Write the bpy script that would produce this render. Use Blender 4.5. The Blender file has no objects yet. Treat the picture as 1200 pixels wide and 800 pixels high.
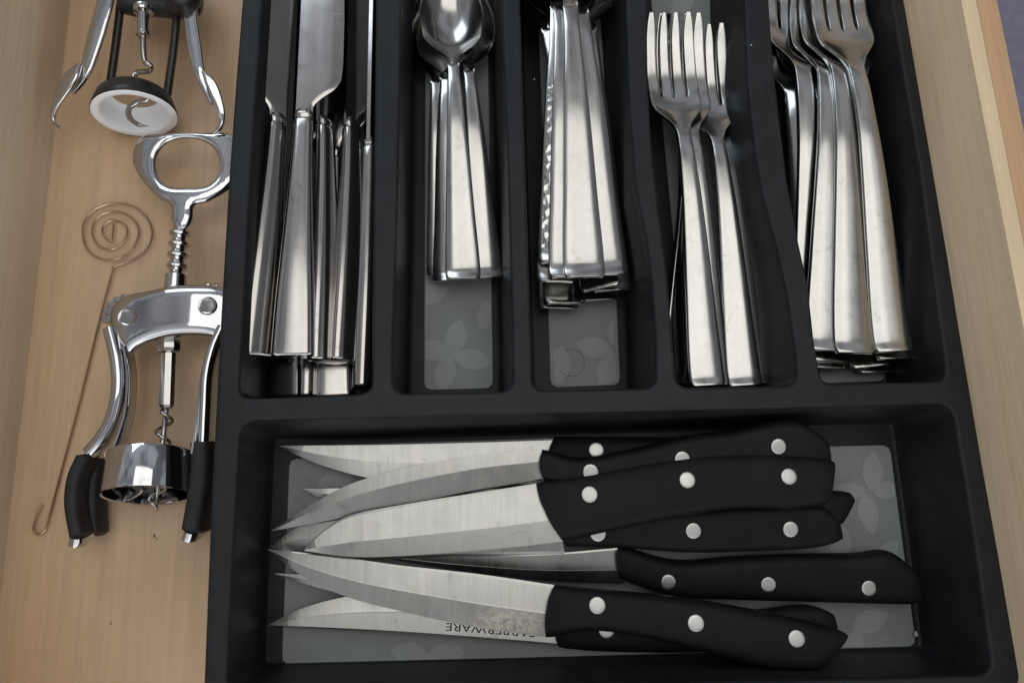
import bpy, bmesh, math, random
import numpy as np
from mathutils import Vector, Matrix
from mathutils.geometry import delaunay_2d_cdt
random.seed(4)
U = 0.01                       # everything below is measured in centimetres
S = bpy.context.scene
COL = S.collection
# ------------------------------------------------------------------ camera
F = 867.0
_dx = Vector((1, 0.01738, -0.0625)).normalized()
_dy = Vector((-120, 3787, -867)).normalized()
_dy = (_dy - _dx * _dy.dot(_dx)).normalized()
_dz = _dx.cross(_dy)
RIM = 5.0
def ray(px, py):
    c = Vector((px - 600, 400 - py, -F)) / F
    return Vector((_dx.dot(c), _dy.dot(c), _dz.dot(c)))
CAMZ = RIM - ray(700, 465).z * 34.0
CAM = Vector((0, 0, CAMZ))
cam = bpy.data.cameras.new('camera'); camo = bpy.data.objects.new('camera', cam); COL.objects.link(camo)
cam.sensor_width = 36; cam.lens = F / 1200 * 36; cam.clip_start = 0.01; cam.clip_end = 50
M = Matrix((_dx, _dy, _dz)).to_4x4(); M.translation = CAM * U
camo.matrix_world = M
cam.dof.use_dof = True; cam.dof.focus_distance = 0.352; cam.dof.aperture_fstop = 9.0
S.camera = camo
# ------------------------------------------------------------------ light
w = bpy.data.worlds.new('World'); S.world = w; w.use_nodes = True
nt = w.node_tree; bg = nt.nodes['Background']
tc = nt.nodes.new('ShaderNodeTexCoord'); sp = nt.nodes.new('ShaderNodeSeparateXYZ'); rp = nt.nodes.new('ShaderNodeValToRGB')
nt.links.new(tc.outputs['Generated'], sp.inputs[0]); nt.links.new(sp.outputs['Z'], rp.inputs[0])
rp.color_ramp.elements[0].position = 0.0; rp.color_ramp.elements[0].color = (0.10, 0.10, 0.11, 1)
rp.color_ramp.elements[1].position = 1.0; rp.color_ramp.elements[1].color = (0.27, 0.27, 0.285, 1)
e = rp.color_ramp.elements.new(0.75); e.color = (0.33, 0.34, 0.37, 1)
my = nt.nodes.new('ShaderNodeMath'); my.operation = 'MULTIPLY'; my.inputs[1].default_value = -3.0
nt.links.new(sp.outputs['Y'], my.inputs[0])
ad = nt.nodes.new('ShaderNodeVectorMath'); ad.operation = 'ADD'
oz = nt.nodes.new('ShaderNodeMath'); oz.operation = 'SUBTRACT'; oz.use_clamp = True; oz.inputs[0].default_value = 1; nt.links.new(sp.outputs['Z'], oz.inputs[1])
mz = nt.nodes.new('ShaderNodeMath'); mz.operation = 'MULTIPLY'; mx0 = nt.nodes.new('ShaderNodeMath'); mx0.operation = 'MAXIMUM'; mx0.inputs[1].default_value = 0; nt.links.new(my.outputs[0], mx0.inputs[0]); nt.links.new(mx0.outputs[0], mz.inputs[0]); nt.links.new(oz.outputs[0], mz.inputs[1])
nt.links.new(rp.outputs[0], ad.inputs[0]); nt.links.new(mz.outputs[0], ad.inputs[1]); wn = nt.nodes.new('ShaderNodeTexNoise'); wn.inputs['Scale'].default_value = 2.3; wn.inputs['Detail'].default_value = 1.5; nt.links.new(tc.outputs['Generated'], wn.inputs['Vector'])
wr = nt.nodes.new('ShaderNodeValToRGB'); wr.color_ramp.elements[0].position = .44; wr.color_ramp.elements[0].color = (.38, .375, .37, 1); wr.color_ramp.elements[1].position = .56; wr.color_ramp.elements[1].color = (1.0, 1.0, 1.0, 1)
nt.links.new(wn.outputs[0], wr.inputs[0])
vm = nt.nodes.new('ShaderNodeVectorMath'); vm.operation = 'MULTIPLY'; nt.links.new(ad.outputs[0], vm.inputs[0]); nt.links.new(wr.outputs[0], vm.inputs[1]); nt.links.new(vm.outputs[0], bg.inputs[0]); bg.inputs[1].default_value = 1.35
def area(name, loc, target, sx, sy, power, color):
    l = bpy.data.lights.new(name, 'AREA'); l.shape = 'RECTANGLE'; l.size = sx; l.size_y = sy; l.energy = power; l.color = color
    o = bpy.data.objects.new(name, l); COL.objects.link(o); o.location = loc
    o.rotation_euler = (Vector(target) - Vector(loc)).to_track_quat('-Z', 'Y').to_euler()
area('ceiling_light', (0.22, 0.34, 2.1), (0.22, 0.34, 0), 1.7, 1.3, 11.5, (1.0, 0.985, 0.93))
area('window_light', (-0.85, 1.95, 1.55), (0, 0, 0), 1.1, 0.8, 9.0, (0.80, 0.90, 1.0))
S.view_settings.view_transform = 'Standard'; S.view_settings.look = 'None'; S.view_settings.gamma = 1
S.view_settings.exposure = -0.12
# ------------------------------------------------------------------ placing
def at(px, py, z):
    r = ray(px, py); t = (z - CAMZ) / r.z
    return CAM + r * t
def atp(px, py, pl):           # on the plane z = c + kx*x + ky*y
    c, kx, ky = pl; r = ray(px, py)
    t = (c - CAMZ) / (r.z - kx * r.x - ky * r.y)
    return CAM + r * t
# ------------------------------------------------------------------ materials
def new_mat(name):
    m = bpy.data.materials.new(name); m.use_nodes = True
    n = m.node_tree.nodes; b = n['Principled BSDF']
    return m, m.node_tree, n, b
def lk(t, a, b): t.links.new(a, b)
def noise(t, n, scale, detail=3, rough=.5, vec=None, dist=0):
    q = n.new('ShaderNodeTexNoise'); q.inputs['Scale'].default_value = scale; q.inputs['Detail'].default_value = detail
    q.inputs['Roughness'].default_value = rough; q.inputs['Distortion'].default_value = dist
    if vec is not None: lk(t, vec, q.inputs['Vector'])
    return q
def ramp(t, n, src, stops):
    r = n.new('ShaderNodeValToRGB'); lk(t, src, r.inputs[0]); el = r.color_ramp.elements
    el[0].position, el[0].color = stops[0][0], (*stops[0][1], 1); el[1].position, el[1].color = stops[-1][0], (*stops[-1][1], 1)
    for p, c in stops[1:-1]: x = el.new(p); x.color = (*c, 1)
    return r
def coords(t, n, scale=(1, 1, 1), loc=(0, 0, 0), rnd=False):
    c = n.new('ShaderNodeTexCoord'); mp = n.new('ShaderNodeMapping'); mp.inputs['Scale'].default_value = scale
    mp.inputs['Location'].default_value = loc
    if rnd:
        oi = n.new('ShaderNodeObjectInfo'); va = n.new('ShaderNodeVectorMath'); va.operation = 'ADD'
        mu = n.new('ShaderNodeMath'); mu.operation = 'MULTIPLY'; mu.inputs[1].default_value = 3.7
        lk(t, oi.outputs['Random'], mu.inputs[0]); lk(t, c.outputs['Object'], va.inputs[0]); lk(t, mu.outputs[0], va.inputs[1])
        lk(t, va.outputs[0], mp.inputs[0])
    else: lk(t, c.outputs['Object'], mp.inputs[0])
    return mp.outputs[0]
def bump(t, n, b, src, strength, dist=0.001, chain=None):
    q = n.new('ShaderNodeBump'); q.inputs['Strength'].default_value = strength; q.inputs['Distance'].default_value = dist
    lk(t, src, q.inputs['Height'])
    if chain is not None: lk(t, chain.outputs[0], q.inputs['Normal'])
    lk(t, q.outputs[0], b.inputs['Normal']); return q
def g3(v): return (v, v, v)
def steel(name, col=(.485, .48, .465), r0=.13, r1=.23, brush=0.0, stain=0.0, bumps=.012, axis=1):
    m, t, n, b = new_mat(name); b.inputs['Metallic'].default_value = 1
    v = coords(t, n, rnd=True)
    big = noise(t, n, 45, 4, .6, v, .4)
    sc = [260, 260, 260]; sc[axis] = 9
    st = noise(t, n, 1, 3, .6, coords(t, n, sc, rnd=True))
    mx = n.new('ShaderNodeMath'); mx.operation = 'MULTIPLY_ADD'; mx.inputs[1].default_value = .5; lk(t, big.outputs[0], mx.inputs[0])
    hm = n.new('ShaderNodeMath'); hm.operation = 'MULTIPLY'; hm.inputs[1].default_value = .5; lk(t, st.outputs[0], hm.inputs[0]); lk(t, hm.outputs[0], mx.inputs[2])
    rr = ramp(t, n, mx.outputs[0], [(.3, g3(r0)), (.7, g3(r1))]); lk(t, rr.outputs[0], b.inputs['Roughness'])
    smg = noise(t, n, 90, 5, .7, v, .8)
    d = tuple(c * (1 - .05 - stain) for c in col); br = (d[0], d[1] * .97, d[2] * .9)
    cr = ramp(t, n, smg.outputs[0], [(.32, tuple(c * .80 for c in col)), (.39, d), (.6, col)]); lk(t, cr.outputs[0], b.inputs['Base Color'])
    bp = bump(t, n, b, big.outputs[0], bumps, .0015)
    if brush: bump(t, n, b, st.outputs[0], brush, .0003, bp)
    return m
M_STEEL = steel('cutlery_steel', brush=.06)
M_KNIFE = steel('table_knife_steel', (.46, .445, .43), .10, .22, brush=.04, bumps=.012)
M_BLADE = steel('steak_blade_steel', (.395, .395, .375), .20, .32, brush=.06, stain=.0, bumps=.012, axis=1)
_t = M_BLADE.node_tree; _n = _t.nodes; _b = _n['Principled BSDF']
_v = coords(_t, _n, rnd=True); _f = noise(_t, _n, 330, 9, .72, _v, .5); _g = noise(_t, _n, 38, 2, .5, _v, .3)
_fr = ramp(_t, _n, _f.outputs[0], [(.50, g3(0)), (.60, g3(1))]); _gr = ramp(_t, _n, _g.outputs[0], [(.56, g3(0)), (.66, g3(.75))])
_m = _n.new('ShaderNodeMath'); _m.operation = 'MULTIPLY'; lk(_t, _fr.outputs[0], _m.inputs[0]); lk(_t, _gr.outputs[0], _m.inputs[1])
_s = noise(_t, _n, 1, 3, .6, coords(_t, _n, (1500, 40, 40), rnd=True)); _sr = ramp(_t, _n, _s.outputs[0], [(.3, g3(.90)), (.65, g3(1))])
_old = _b.inputs['Base Color'].links[0].from_socket
_x = _n.new('ShaderNodeMix'); _x.data_type = 'RGBA'; _x.blend_type = 'MULTIPLY'; _x.inputs['Factor'].default_value = 1; lk(_t, _old, _x.inputs[6]); lk(_t, _sr.outputs[0], _x.inputs[7])
_y = _n.new('ShaderNodeMix'); _y.data_type = 'RGBA'; lk(_t, _m.outputs[0], _y.inputs['Factor']); lk(_t, _x.outputs[2], _y.inputs[6]); _y.inputs[7].default_value = (.40, .37, .31, 1); lk(_t, _y.outputs[2], _b.inputs['Base Color'])
M_CHROME = steel('chrome', (.60, .61, .63), .03, .09, bumps=.02)
M_CHROMEW = steel('worn_chrome', (.48, .47, .46), .12, .22, bumps=.05)
M_WIRE = steel('bronze_wire', (.58, .42, .30), .22, .36)
M_RIVET = steel('rivet_steel', (.56, .56, .54), .34, .48)
M_HAM = steel('hammered_steel', (.54, .54, .52), .12, .2)
_t = M_HAM.node_tree; _n = _t.nodes; _vo = _n.new('ShaderNodeTexVoronoi'); _vo.feature = 'F1'; _vo.inputs['Scale'].default_value = 330
lk(_t, coords(_t, _n, (1, .8, 1)), _vo.inputs['Vector']); bump(_t, _n, _n['Principled BSDF'], _vo.outputs['Distance'], .45, .001)
def plastic(name, col, r0, r1, bs=.12, scale=900, specks=False, spec=.4, dk=1.6):
    m, t, n, b = new_mat(name); v = coords(t, n)
    q = noise(t, n, 14, 5, .6, v); rr = ramp(t, n, q.outputs[0], [(.3, g3(r0)), (.7, g3(r1))]); lk(t, rr.outputs[0], b.inputs['Roughness'])
    f = noise(t, n, scale, 2, .5, v); bump(t, n, b, f.outputs[0], bs, .0003)
    dust = noise(t, n, 60, 9, .8, v, .3); c2 = tuple(min(1, c * dk + .006 * (dk - 1)) for c in col)
    cr = ramp(t, n, dust.outputs[0], [(.4, col), (.8, c2)]); out = cr.outputs[0]
    if specks:
        vo = n.new('ShaderNodeTexVoronoi'); vo.inputs['Scale'].default_value = 34; lk(t, v, vo.inputs['Vector'])
        r2 = ramp(t, n, vo.outputs['Distance'], [(.012, g3(1)), (.02, g3(0))])
        wn = n.new('ShaderNodeSeparateColor'); lk(t, vo.outputs['Color'], wn.inputs[0])
        gt = n.new('ShaderNodeMath'); gt.operation = 'GREATER_THAN'; gt.inputs[1].default_value = .66; lk(t, wn.outputs[0], gt.inputs[0])
        mu = n.new('ShaderNodeMath'); mu.operation = 'MULTIPLY'; lk(t, r2.outputs[0], mu.inputs[0]); lk(t, gt.outputs[0], mu.inputs[1])
        mx = n.new('ShaderNodeMix'); mx.data_type = 'RGBA'; lk(t, mu.outputs[0], mx.inputs['Factor']); lk(t, out, mx.inputs[6]); mx.inputs[7].default_value = (.35, .35, .33, 1); out = mx.outputs[2]
    lk(t, out, b.inputs['Base Color']); b.inputs['Specular IOR Level'].default_value = spec
    return m
M_TRAY = plastic('black_tray_plastic', (.0120, .0140, .0162), .40, .52, .15, 700, True, .22)
M_GRIP = plastic('black_handle_plastic', (.0055, .0058, .0062), .48, .62, .10, 1200, spec=.16)
M_RUBBER = plastic('black_rubber', (.014, .014, .015), .55, .7, .1)
M_BLACK = plastic('black_enamel', (.014, .014, .015), .28, .38, .04)
M_WHITE = plastic('white_enamel', (.88, .91, .95), .3, .4, .03)
M_LINER = plastic('grey_rubber_liner', (.225, .238, .238), .55, .65, .15, 500, dk=1.15)
M_PETAL = plastic('pale_leaf_print', (.285, .30, .298), .55, .65, .15, 500, dk=1.15)
M_INK = plastic('dark_ink', (.05, .045, .04), .5, .6)
def wood(name, c0, c1, c2, rough=.42, axis=1, loc=(0, 0, 0), rings=True):
    m, t, n, b = new_mat(name)
    sc = [9, 9, 9]; sc[axis] = .9
    q = noise(t, n, 1, 6, .62, coords(t, n, sc, loc), .7)
    sc2 = [420, 420, 420]; sc2[axis] = 14
    f = noise(t, n, 1, 4, .6, coords(t, n, sc2, loc))
    blot = noise(t, n, 6, 3, .5, coords(t, n, loc=loc), .5)
    cr = ramp(t, n, q.outputs[0], [(.28, c0), (.45, c1), (.55, c2), (.62, c1), (.75, c2)])
    mx = n.new('ShaderNodeMix'); mx.data_type = 'RGBA'; mx.blend_type = 'MULTIPLY'; mx.inputs['Factor'].default_value = .8
    fr = ramp(t, n, f.outputs[0], [(.25, g3(.78)), (.68, g3(1.0))]); lk(t, cr.outputs[0], mx.inputs[6]); lk(t, fr.outputs[0], mx.inputs[7])
    m2 = n.new('ShaderNodeMix'); m2.data_type = 'RGBA'; m2.blend_type = 'MULTIPLY'; m2.inputs['Factor'].default_value = 1
    br = ramp(t, n, blot.outputs[0], [(.3, (.90, .86, .82)), (.7, (1, 1, 1))]); lk(t, mx.outputs[2], m2.inputs[6]); lk(t, br.outputs[0], m2.inputs[7])
    lk(t, m2.outputs[2], b.inputs['Base Color']); b.inputs['Roughness'].default_value = rough
    bump(t, n, b, f.outputs[0], .06, .0004)
    return m
M_WOOD = wood('birch_plywood', (.585, .405, .25), (.645, .455, .285), (.685, .495, .32))
M_SIDE = wood('pale_drawer_side_wood', (.60, .49, .35), (.68, .56, .41), (.75, .63, .47), .45, loc=(3, 1, 2))
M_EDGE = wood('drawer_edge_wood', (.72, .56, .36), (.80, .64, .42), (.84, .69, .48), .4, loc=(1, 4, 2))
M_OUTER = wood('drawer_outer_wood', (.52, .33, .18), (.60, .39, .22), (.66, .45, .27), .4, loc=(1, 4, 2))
M_FLOOR = plastic('violet_grey_floor', (.16, .155, .20), .6, .8, .1, 60)
# ------------------------------------------------------------------ mesh helpers
def tag(o, label=None, cat=None, group=None, kind=None):
    if label: o['label'] = label
    if cat: o['category'] = cat
    if group: o['group'] = group
    if kind: o['kind'] = kind
    return o
def thing(name, loc, label, cat, group=None):
    o = bpy.data.objects.new(name, None); COL.objects.link(o); o.location = Vector(loc) * U; o.empty_display_size = .01
    return tag(o, label, cat, group)
def finish(me, angle=35):
    me.shade_smooth() if hasattr(me, 'shade_smooth') else None
    for p in me.polygons: p.use_smooth = True
    me.set_sharp_from_angle(angle=math.radians(angle))
def mesh(name, vf, mats, parent=None, origin=None, angle=35):
    """verts in centimetres in world space; origin = where the object (or its parent) stands"""
    v, f = vf[0], vf[1]; mi = vf[2] if len(vf) > 2 else None
    if parent is not None: o3 = Vector(parent.location) / U
    else: o3 = Vector(origin) if origin is not None else Vector((0, 0, 0))
    if parent is not None and parent.parent is not None: o3 = o3 + Vector(parent.parent.location) / U
    me = bpy.data.meshes.new(name)
    me.from_pydata([tuple((Vector(p) - o3) * U) for p in v], [], f)
    for m in (mats if isinstance(mats, (list, tuple)) else [mats]): me.materials.append(m)
    if mi is not None: me.polygons.foreach_set('material_index', mi)
    bm = bmesh.new(); bm.from_mesh(me); bmesh.ops.recalc_face_normals(bm, faces=bm.faces); bm.to_mesh(me); bm.free()
    finish(me, angle)
    o = bpy.data.objects.new(name, me); COL.objects.link(o)
    if parent is not None: o.parent = parent
    else: o.location = o3 * U
    return o
def merge(*vfs):
    V, Fc = [], []
    for v, f in vfs:
        k = len(V); V += list(v); Fc += [tuple(i + k for i in q) for q in f]
    return V, Fc
def cr_spline(pts, n, closed=False):
    P = [np.array(p, float) for p in pts]; m = len(P)
    seg = m if closed else m - 1; out = []
    def g(i): return P[i % m] if closed else (P[i] if 0 <= i < m else (2 * P[0] - P[1] if i < 0 else 2 * P[-1] - P[-2]))
    for i in range(seg):
        a, b, c, d = g(i - 1), g(i), g(i + 1), g(i + 2)
        for k in range(n):
            t = k / n
            out.append(.5 * ((2 * b) + (c - a) * t + (2 * a - 5 * b + 4 * c - d) * t * t + (3 * b - a - 3 * c + d) * t ** 3))
    if not closed: out.append(P[-1])
    return np.array(out)
def resample(P, n, closed=False):
    P = np.array(P, float)
    if closed: P = np.vstack([P, P[:1]])
    d = np.r_[0, np.cumsum(np.linalg.norm(np.diff(P, axis=0), axis=1))]
    s = np.linspace(0, d[-1], n + 1)[:-1] if closed else np.linspace(0, d[-1], n)
    return np.stack([np.interp(s, d, P[:, k]) for k in range(P.shape[1])], 1)
def interp(tab):
    x = np.array([a for a, _ in tab]); y = np.array([b for _, b in tab])
    # monotone cubic
    h = np.diff(x); dl = np.diff(y) / h; mm = np.zeros(len(x)); mm[0], mm[-1] = dl[0], dl[-1]
    for i in range(1, len(x) - 1):
        mm[i] = 0 if dl[i - 1] * dl[i] <= 0 else 2 * dl[i - 1] * dl[i] / (dl[i - 1] + dl[i])
    def f(s):
        s = min(max(s, x[0]), x[-1]); i = min(int(np.searchsorted(x, s, 'right')) - 1, len(x) - 2); t = (s - x[i]) / h[i]
        return ((2 * t ** 3 - 3 * t * t + 1) * y[i] + (t ** 3 - 2 * t * t + t) * h[i] * mm[i] + (-2 * t ** 3 + 3 * t * t) * y[i + 1] + (t ** 3 - t * t) * h[i] * mm[i + 1])
    return f
def rings_mesh(rings, cap0=True, cap1=True, closed=False):
    n = len(rings[0]); V = [tuple(p) for r in rings for p in r]; Fc = []
    R = len(rings)
    for i in range(R if closed else R - 1):
        a, b = i * n, ((i + 1) % R) * n
        for j in range(n): Fc.append((a + j, a + (j + 1) % n, b + (j + 1) % n, b + j))
    if not closed:
        if cap0: Fc.append(tuple(range(n - 1, -1, -1)))
        if cap1: Fc.append(tuple((R - 1) * n + j for j in range(n)))
    return V, Fc
def sweep(path, ra, rb=None, seg=16, ex=2.0, up=(0, 0, 1), transport=False, ends=True):
    """path: 3D points; ra half width across, rb half height (scalars or lists); superellipse section"""
    P = [Vector(p) for p in path]; n = len(P)
    ra = list(ra) if hasattr(ra, '__len__') else [ra] * n
    rb = ra if rb is None else (list(rb) if hasattr(rb, '__len__') else [rb] * n)
    rings = []; prev = None
    for i in range(n):
        t = (P[min(i + 1, n - 1)] - P[max(i - 1, 0)]).normalized()
        if transport and prev is not None: sd = (prev - t * prev.dot(t)).normalized()
        else:
            sd = t.cross(Vector(up))
            if sd.length < 1e-4: sd = t.cross(Vector((0, 1, 0)))
            sd.normalize()
        prev = sd; u = sd.cross(t)
        r = []
        for k in range(seg):
            a = 2 * math.pi * (k + .5) / seg; c, s = math.cos(a), math.sin(a)
            x = math.copysign(abs(c) ** (2 / ex), c) * ra[i]; y = math.copysign(abs(s) ** (2 / ex), s) * rb[i]
            r.append(P[i] + sd * x + u * y)
        if ends and i == 0:
            cc = P[0] - t * min(ra[0], rb[0]) * .35; rings.append([cc + (q - P[0]) * .55 for q in r])
        rings.append(r)
        if ends and i == n - 1:
            cc = P[-1] + t * min(ra[-1], rb[-1]) * .35; rings.append([cc + (q - P[-1]) * .55 for q in r])
    return rings_mesh(rings)
def lathe(prof, org, axis, seg=40, cap=True, up=(0, 0, 1)):
    ax = Vector(axis).normalized(); s = ax.cross(Vector(up))
    if s.length < 1e-3: s = ax.cross(Vector((1, 0, 0)))
    s.normalize(); u = s.cross(ax); org = Vector(org)
    return rings_mesh([[org + ax * a + (s * math.cos(2 * math.pi * k / seg) + u * math.sin(2 * math.pi * k / seg)) * max(r, 1e-4) for k in range(seg)] for a, r in prof], cap, cap)
def offset(P, d):
    P = np.array(P); a = np.roll(P, 1, 0); b = np.roll(P, -1, 0)
    t = b - a; t /= np.linalg.norm(t, axis=1)[:, None] + 1e-9
    nrm = np.stack([-t[:, 1], t[:, 0]], 1)
    ar = .5 * np.sum(P[:, 0] * np.roll(P[:, 1], -1) - np.roll(P[:, 0], -1) * P[:, 1])
    return P + nrm * (d if ar > 0 else -d)
def inside(poly, x, y):
    r = False; n = len(poly); j = n - 1
    for i in range(n):
        if (poly[i][1] > y) != (poly[j][1] > y) and x < (poly[j][0] - poly[i][0]) * (y - poly[i][1]) / (poly[j][1] - poly[i][1]) + poly[i][0]: r = not r
        j = i
    return r
def dist_to(loops, pts):
    D = np.full(len(pts), 1e9)
    for L in loops:
        A = np.array(L); B = np.roll(A, -1, 0); AB = B - A; l2 = (AB ** 2).sum(1) + 1e-12
        AP = pts[:, None, :] - A[None]; t = np.clip((AP * AB).sum(2) / l2, 0, 1)
        D = np.minimum(D, np.sqrt(((AP - t[..., None] * AB) ** 2).sum(2)).min(1))
    return D
def fill(loops, extra=()):
    V = []; E = []
    for L in loops:
        k = len(V); n = len(L); V += [Vector((p[0], p[1])) for p in L]; E += [(k + i, k + (i + 1) % n) for i in range(n)]
    V += [Vector((p[0], p[1])) for p in extra]
    v, e, f, *_ = delaunay_2d_cdt(V, E, [], 0, 1e-5)
    out = []
    for q in f:
        cx = sum(v[i].x for i in q) / 3; cy = sum(v[i].y for i in q) / 3
        if inside(loops[0], cx, cy) and not any(inside(h, cx, cy) for h in loops[1:]): out.append(tuple(q))
    return [(p.x, p.y) for p in v], out
def pillow(outer, holes, zfun, half, r, grid=.3):
    """solid plate with rounded edges: outline in world x,y; zfun(x,y) mid height"""
    loops = [outer] + holes; ex = []
    for L, sg in [(outer, 1)] + [(h, -1) for h in holes]:
        for fr in (.08, .3, .62, 1.0):
            o = offset(L, sg * r * fr); d = dist_to(loops, o)
            ex += [tuple(p) for p, dd in zip(o, d) if dd > r * fr * .85 and inside(outer, p[0], p[1]) and not any(inside(h, p[0], p[1]) for h in holes)]
    A = np.array(outer); x0, y0 = A.min(0); x1, y1 = A.max(0)
    G = np.array([(x, y) for x in np.arange(x0, x1, grid) for y in np.arange(y0, y1, grid)])
    if len(G):
        d = dist_to(loops, G)
        ex += [tuple(p) for p, dd in zip(G, d) if dd > r * 1.15 and inside(outer, p[0], p[1]) and not any(inside(h, p[0], p[1]) for h in holes)]
    v, f = fill(loops, ex); P = np.array(v); d = dist_to(loops, P)
    h = half * np.sqrt(np.clip(1 - (1 - np.clip(d / r, 0, 1)) ** 2, 0, 1)); n = len(v)
    onb = d < 1e-4
    idx = np.arange(n); bot = idx.copy(); V = [(x, y, zfun(x, y) + h[i]) for i, (x, y) in enumerate(v)]
    for i in range(n):
        if not onb[i]: bot[i] = len(V); V.append((v[i][0], v[i][1], zfun(*v[i]) - h[i]))
    return V, f + [tuple(int(bot[i]) for i in q[::-1]) for q in f]
def pxloop(pts, z, n=None, smooth=True, cnt=None):
    w = [tuple(at(x, y, z))[:2] for x, y in pts]
    P = cr_spline(w, 8, True) if smooth else np.array(w)
    return resample(P, cnt or max(24, int(len(pts) * 7)), True)
def rounded(pts, rad, step=.25):
    """polygon with filleted corners, resampled"""
    P = [np.array(p, float) for p in pts]; n = len(P); out = []
    for i in range(n):
        a, b, c = P[i - 1], P[i], P[(i + 1) % n]; rr = rad[i] if hasattr(rad, '__len__') else rad
        u = (a - b); lu = np.linalg.norm(u); u /= lu; v = (c - b); lv = np.linalg.norm(v); v /= lv
        ang = math.acos(np.clip(u @ v, -1, 1)); d = min(rr / math.tan(ang / 2) if ang > .05 else 0, lu * .48, lv * .48)
        p0, p1 = b + u * d, b + v * d
        if ang > 2.8: out.append(b); continue
        for k in range(9):
            t = k / 8; out.append((1 - t) ** 2 * p0 + 2 * t * (1 - t) * b + t * t * p1)
    Q = np.array(out); L = np.linalg.norm(np.diff(np.vstack([Q, Q[:1]]), axis=0), axis=1).sum()
    return resample(Q, int(L / step), True)
# ------------------------------------------------------------------ setting: floor, drawer
def box(x0, x1, y0, y1, z0, z1):
    v = [(x, y, z) for z in (z0, z1) for y in (y0, y1) for x in (x0, x1)]
    return v, [(0, 2, 3, 1), (4, 5, 7, 6), (0, 1, 5, 4), (2, 6, 7, 3), (0, 4, 6, 2), (1, 3, 7, 5)]
def bevelled(vf, w=.1):
    me = bpy.data.meshes.new('tmp'); me.from_pydata(vf[0], [], vf[1]); bm = bmesh.new(); bm.from_mesh(me)
    bmesh.ops.recalc_face_normals(bm, faces=bm.faces)
    bmesh.ops.bevel(bm, geom=bm.edges[:], offset=w, segments=2, affect='EDGES', profile=.6)
    r = ([v.co.copy() for v in bm.verts], [tuple(v.index for v in f.verts) for f in bm.faces]); bm.free(); return r
g = mesh('floor', ([(-300, -300, -62), (300, -300, -62), (300, 300, -62), (-300, 300, -62)], [(0, 1, 2, 3)]), M_FLOOR)
tag(g, kind='structure')
drawer = thing('drawer', (0, 0, -.9), 'pale wooden kitchen drawer holding the black cutlery tray', 'drawer')
LW0 = at(88, 0, 0); LW1 = at(20, 480, 0); XL = (LW0.x + LW1.x) / 2
DH = 9.0
RW = at(1122, 0, DH); RW2 = at(1195, 335, DH); XR = (RW.x + RW2.x) / 2
RO = (at(1168, 0, DH).x + at(1200, 135, DH).x) / 2
YB, YF = 44, -26
mesh('bottom_panel', box(XL - .6, XR + .6, YF, YB, -.9, 0), M_WOOD, drawer)
mesh('side_panel', bevelled(box(XL - 1.6, XL, YF, YB, -1.6, DH)), M_SIDE, drawer)
# right side: inner ply, glued lighter edge and outer ply
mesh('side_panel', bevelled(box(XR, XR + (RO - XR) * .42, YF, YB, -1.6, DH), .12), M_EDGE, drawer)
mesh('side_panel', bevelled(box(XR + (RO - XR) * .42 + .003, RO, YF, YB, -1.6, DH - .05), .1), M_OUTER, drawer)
mesh('back_panel', bevelled(box(XL - 1.6, RO, YB, YB + 1.5, -1.6, DH)), M_SIDE, drawer)
mesh('front_panel', bevelled(box(XL - 1.6, RO, YF - 1.8, YF, -1.6, DH + 3)), M_SIDE, drawer)
# ------------------------------------------------------------------ tray
FZ = .45
def w2(pts, z): return [tuple(at(x, y, z))[:2] for x, y in pts]
def dense(pts): return [tuple(p) for p in cr_spline(pts, 4)]
TOPY = -165
C = {}
C['knives'] = [(276, 470), (439, 464), (439, 380), (441, 200), (443, 0), (444, TOPY), (316, TOPY), (305, 0), (291, 200), (280, 400)]
C['teaspoons'] = [(457, 464), (604, 461), (603, 380), (598, 200), (591, 0), (585, TOPY), (466, TOPY), (468, 0), (463, 250), (458, 400)]
C['tablespoons'] = [(621, 460), (772, 457), (771, 400), (767, 330), (760, 280), (748, 220), (741, 130), (736, 0), (730, TOPY), (602, TOPY), (607, 0), (613, 200), (620, 400)]
C['small_forks'] = [(790, 457), (938, 454), (935, 410), (926, 350), (914, 292), (897, 230), (887, 175), (879, 100), (875, 0), (870, TOPY), (752, TOPY), (756, 0), (757, 100), (762, 180), (770, 250), (779, 320), (785, 390)]
C['large_forks'] = [(961, 453), (1114, 449), (1104, 380), (1081, 200), (1047, 0), (1018, TOPY), (894, TOPY), (899, 0), (903, 60), (910, 130), (920, 210), (932, 275), (945, 335), (952, 400)]
C['steak_knives'] = [(279, 490), (1119, 470), (1146, 640), (1168, 794), (261, 818), (270, 640)]
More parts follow.
